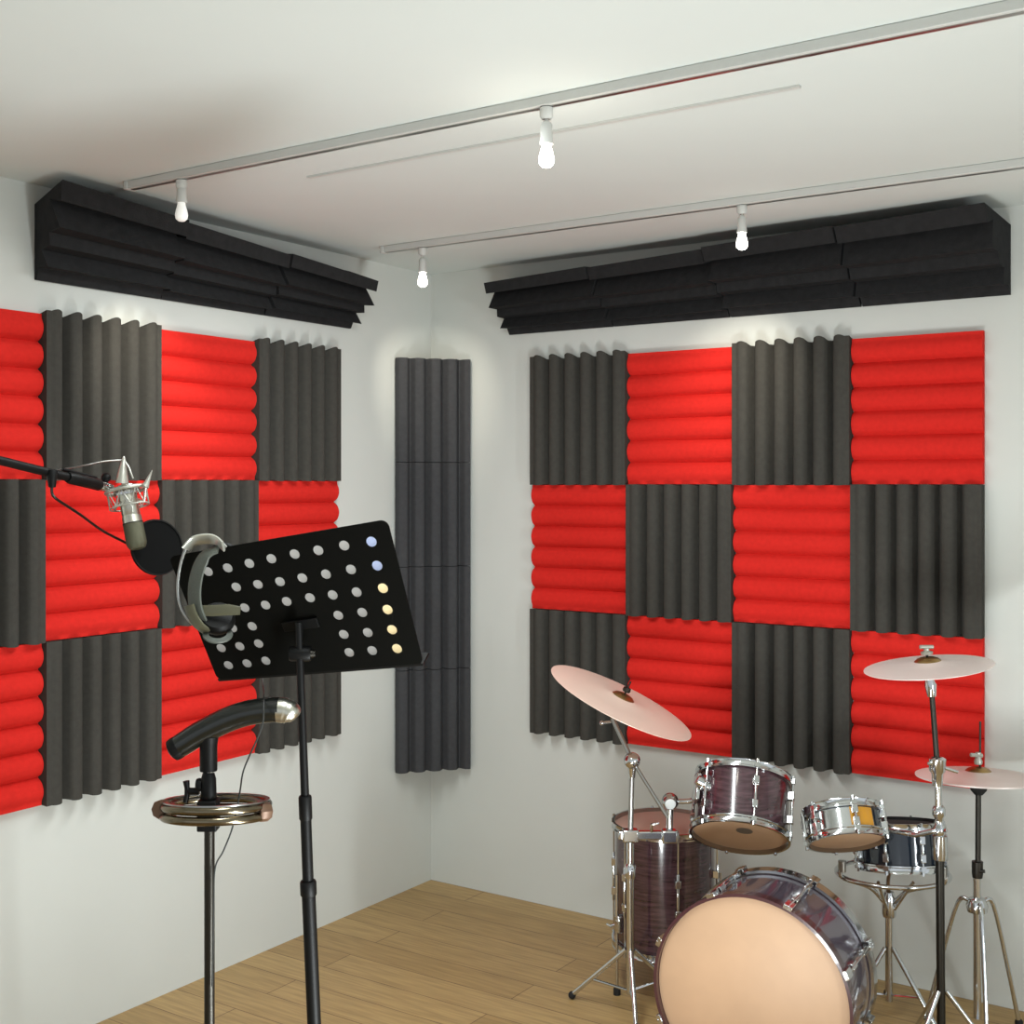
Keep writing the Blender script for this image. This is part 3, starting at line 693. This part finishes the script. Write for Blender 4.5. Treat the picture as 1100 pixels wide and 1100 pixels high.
# hi-hat
hh_c = P(1051, 832, 3.86); hn = V((0.01, .055, 1)).normalized()
Rh = .187
cymbal('hi_hat_cymbal', 'upper whitish hi-hat cymbal cut by the right edge of the photo', hh_c, hn, Rh, 'cymbalw', 'pair of hi-hat cymbals')
tlow = thing('hi_hat_cymbal', tuple(hh_c-hn*.012), 'lower hi-hat cymbal facing down just beneath the upper one', 'cymbal', 'pair of hi-hat cymbals')
prl = [(.05, -.0125), (Rh*.6, -.010), (Rh, -.0085)]
MB().lathe(prl+[(r, z-.0016) for r, z in reversed(prl)], hh_c, hn, 72, True).build('bow', 'cymbalw', tlow)
prb = [(.008, -.036), (.03, -.032), (.042, -.022), (.05, -.0125)]
MB().lathe(prb+[(r, z-.0016) for r, z in reversed(prb)], hh_c, hn, 40, True).build('bell', 'bell', tlow)
h0 = V((hh_c.x-.003, hh_c.y, 0))
hs = thing('hi_hat_stand', tuple(h0), 'slim hi-hat stand at the far right with a thin pull rod on top', 'cymbal stand')
MB().cyl(V((hh_c.x, hh_c.y, .05)), P(1053, 775, 3.86), .0032, seg=10).build('pull_rod', 'darksteel', hs)
MB().lathe([(0, .031), (.011, .031), (.013, .04), (.009, .05), (.009, .068), (0, .07)], hh_c, hn, 16).tube([hh_c+UP*.058+V((-.026, -.005, .004)), hh_c+UP*.058+V((.012, 0, .0))], .006, 8).build('clutch', 'bandsilver', hs)
MB().lathe([(0, -.062), (.012, -.062), (.024, -.048), (.026, -.04), (.026, -.037), (0, -.037)], hh_c, hn, 20).build('cymbal_seat', 'rubber', hs)
MB().cyl(P(1050.5, 935, 3.86), hh_c-UP*.05, .0085, seg=14).build('upper_tube', 'darksteel', hs)
MB().cyl(h0+UP*.05, P(1049.5, 930, 3.86), .012, seg=14).build('lower_tube', 'chrome', hs)
MB().lathe([(0, -.025), (.015, -.025), (.017, -.01), (.017, .025), (0, .028)], P(1050, 934, 3.86), UP, 18).tube([P(1050, 936, 3.85), P(1058, 936, 3.84)], .0055, 8).build('height_clamp', 'darksteel', hs)
MB().lathe([(0, -.02), (.03, -.02), (.033, 0), (.024, .02), (0, .028)], P(1049.5, 972, 3.86), UP, 20).build('leg_hub', 'chrome', hs)
for k in range(3):
    a = math.radians(260+120*k); d = V((math.cos(a), math.sin(a), 0)); zt = P(0, 970, 3.86).z
    lg = MB().tube(smooth([h0+UP*zt+d*.02, h0+UP*(zt-.01)+d*.06, h0+UP*.2+d*.115, h0+UP*.014+d*.16], 5), .0072, 10).build('leg', 'chrome', hs)
    MB().sphere(h0+d*.16+UP*.013, .0128).build('rubber_foot', 'rubber', lg)
MB().box(h0+V((-.02, -.13, .022)), V((.036, 0, 0)), V((0, .1, .008)), V((0, 0, .006))).build('pedal', 'chrome', hs, bevel=.004)
# bass drum
bf, bb2 = V((.660, 3.45, .285)), V((.782, 3.67, .285))
axb = (bb2-bf).normalized(); Lb = (bb2-bf).length; Rb = .272
Tb = Matrix.Translation((bf+bb2)/2) @ frame(axb, UP*-1)
bd_ = thing('bass_drum', (float(bf.x), 3.52, 0), 'lilac bass drum with tan front head on the floor in front of the kit', 'drum')
h = Lb/2
MB(Tb).lathe([(Rb-.008, -h+.01), (Rb, -h+.01), (Rb, h-.01), (Rb-.008, h-.01)], (0, 0, 0), UP, 96, True).build('shell', 'lilac', bd_)
for s, nm, mh in ((-1, 'front', 'drumhead'), (1, 'rear', 'palehead')):
    MB(Tb).lathe([(0, s*(h+.001)), (Rb-.01, s*(h+.001)), (Rb+.002, s*(h-.004)), (Rb+.002, s*(h-.012)), (0, s*(h-.006))], (0, 0, 0), UP, 96).build(nm+'_head', mh, bd_)
    MB(Tb).lathe([(Rb+.003, s*(h-.022)), (Rb+.011, s*(h-.022)), (Rb+.012, s*(h+.014)), (Rb+.003, s*(h+.014))], (0, 0, 0), UP, 96, True).build(nm+'_hoop', 'maroon' if s < 0 else 'chrome', bd_)
for k in range(8):
    an = math.radians(90+22+45*k)
    d = V((math.cos(an), math.sin(an), 0)); tg = V((-d.y, d.x, 0))
    g = MB(Tb)
    g.tube([d*(Rb+.012)-UP*.06, d*(Rb+.012)+UP*.06], .005, 8)
    for z in (-.06, .06): g.box(d*(Rb+.010)+UP*z, tg*.009, d*.011, UP*.02)
    lug = g.build('lug', 'chrome', bd_, bevel=.004)
    r_ = MB(Tb).cyl(d*(Rb+.020)-UP*(h+.02), d*(Rb+.020)+UP*(h+.02), .0036, seg=8)
    for s in (-1, 1): r_.box(d*(Rb+.016)+UP*s*(h-.002), tg*.013, d*.0065, UP*.02)
    r_.build('claw', 'chrome', lug, bevel=.002)
for s in (-1, 1):
    sd = V((axb.y, -axb.x, 0))*s
    pS = bf+axb*.09+sd*(Rb*.82)+UP*(-Rb*.5)
    MB().tube([pS, bf+sd*(Rb*1.12)+UP*(-.27)], .007, 10).build('spur', 'chrome', bd_)

for o in bpy.data.objects:
    if '_o' in o: del o['_o']

# ------------------------------------------------------------------ light
w = bpy.data.worlds.new('world'); SC.world = w; w.use_nodes = True
nt = w.node_tree; bg = nt.nodes['Background']
tc = nt.nodes.new('ShaderNodeTexCoord'); sp = nt.nodes.new('ShaderNodeSeparateXYZ'); rp = nt.nodes.new('ShaderNodeValToRGB')
mr = nt.nodes.new('ShaderNodeMapRange'); mr.inputs['From Min'].default_value = -1; mr.inputs['From Max'].default_value = 1
nt.links.new(tc.outputs['Generated'], sp.inputs[0]); nt.links.new(sp.outputs['Z'], mr.inputs['Value'])
nt.links.new(mr.outputs['Result'], rp.inputs['Fac']); nt.links.new(rp.outputs['Color'], bg.inputs['Color'])
rp.color_ramp.elements[0].position = .40; rp.color_ramp.elements[0].color = (.70, .74, .76, 1)
rp.color_ramp.elements[1].position = .62; rp.color_ramp.elements[1].color = (.94, 1, 1.04, 1)
bg.inputs['Strength'].default_value = .82
def light(kind, name, loc, energy, target=None, size=1., col=(1, .97, .9), **kw):
    l = bpy.data.lights.new(name, kind); l.energy = energy; l.color = col
    for k, v in kw.items(): setattr(l, k, v)
    o = bpy.data.objects.new(name, l); COL.objects.link(o); o.location = loc
    if target is not None: o.rotation_euler = (V(target)-V(loc)).to_track_quat('-Z', 'Y').to_euler()
    return o
light('AREA', 'overhead_fill', (-.25, 2.9, 2.55), 38, (-.25, 2.9, 0), shape='RECTANGLE', size=2.4, col=(.94, 1, 1)).data.size_y = 2.0  # added fill from above; the ceiling has no such panel
light('AREA', 'low_fill', (3.5, -.5, .5), 66, (-1.5, 3.6, .3), shape='RECTANGLE', size=2.2, col=(.90, .985, 1)).data.size_y = 1.2  # added unseen fill, brightens the lower left wall
light('AREA', 'upward_fill', (.3, 2.0, .25), 47, (.0, 2.7, 2.6), shape='RECTANGLE', size=3.2, col=(.92, .985, 1)).data.size_y = 1.3  # added fill in place of floor bounce, lifts the ceiling; no real lamp
warm = (1, .93, .78)
def wash(l, tgt, e, ang=62):
    p = V(l)-UP*.035
    light('SPOT', 'lamp_beam', p, e, tgt, col=warm, spot_size=math.radians(ang), spot_blend=.9, shadow_soft_size=.02)
wash(l1, ray_t(150, 425, EL, NL, 0)[2], 20, 52)
wash(l3, P(462, 400, 5.1), 10, 58)
wash(l4, ray_t(795, 425, ER, NR, 0)[2], 20, 52)
light('POINT', 'pendant_glow', V(l2)-UP*.04, .8, col=warm, shadow_soft_size=.03)

vs = SC.view_settings; vs.view_transform = 'Standard'; vs.look = 'None'; vs.exposure = 0; vs.gamma = 1; vs.use_curve_mapping = False
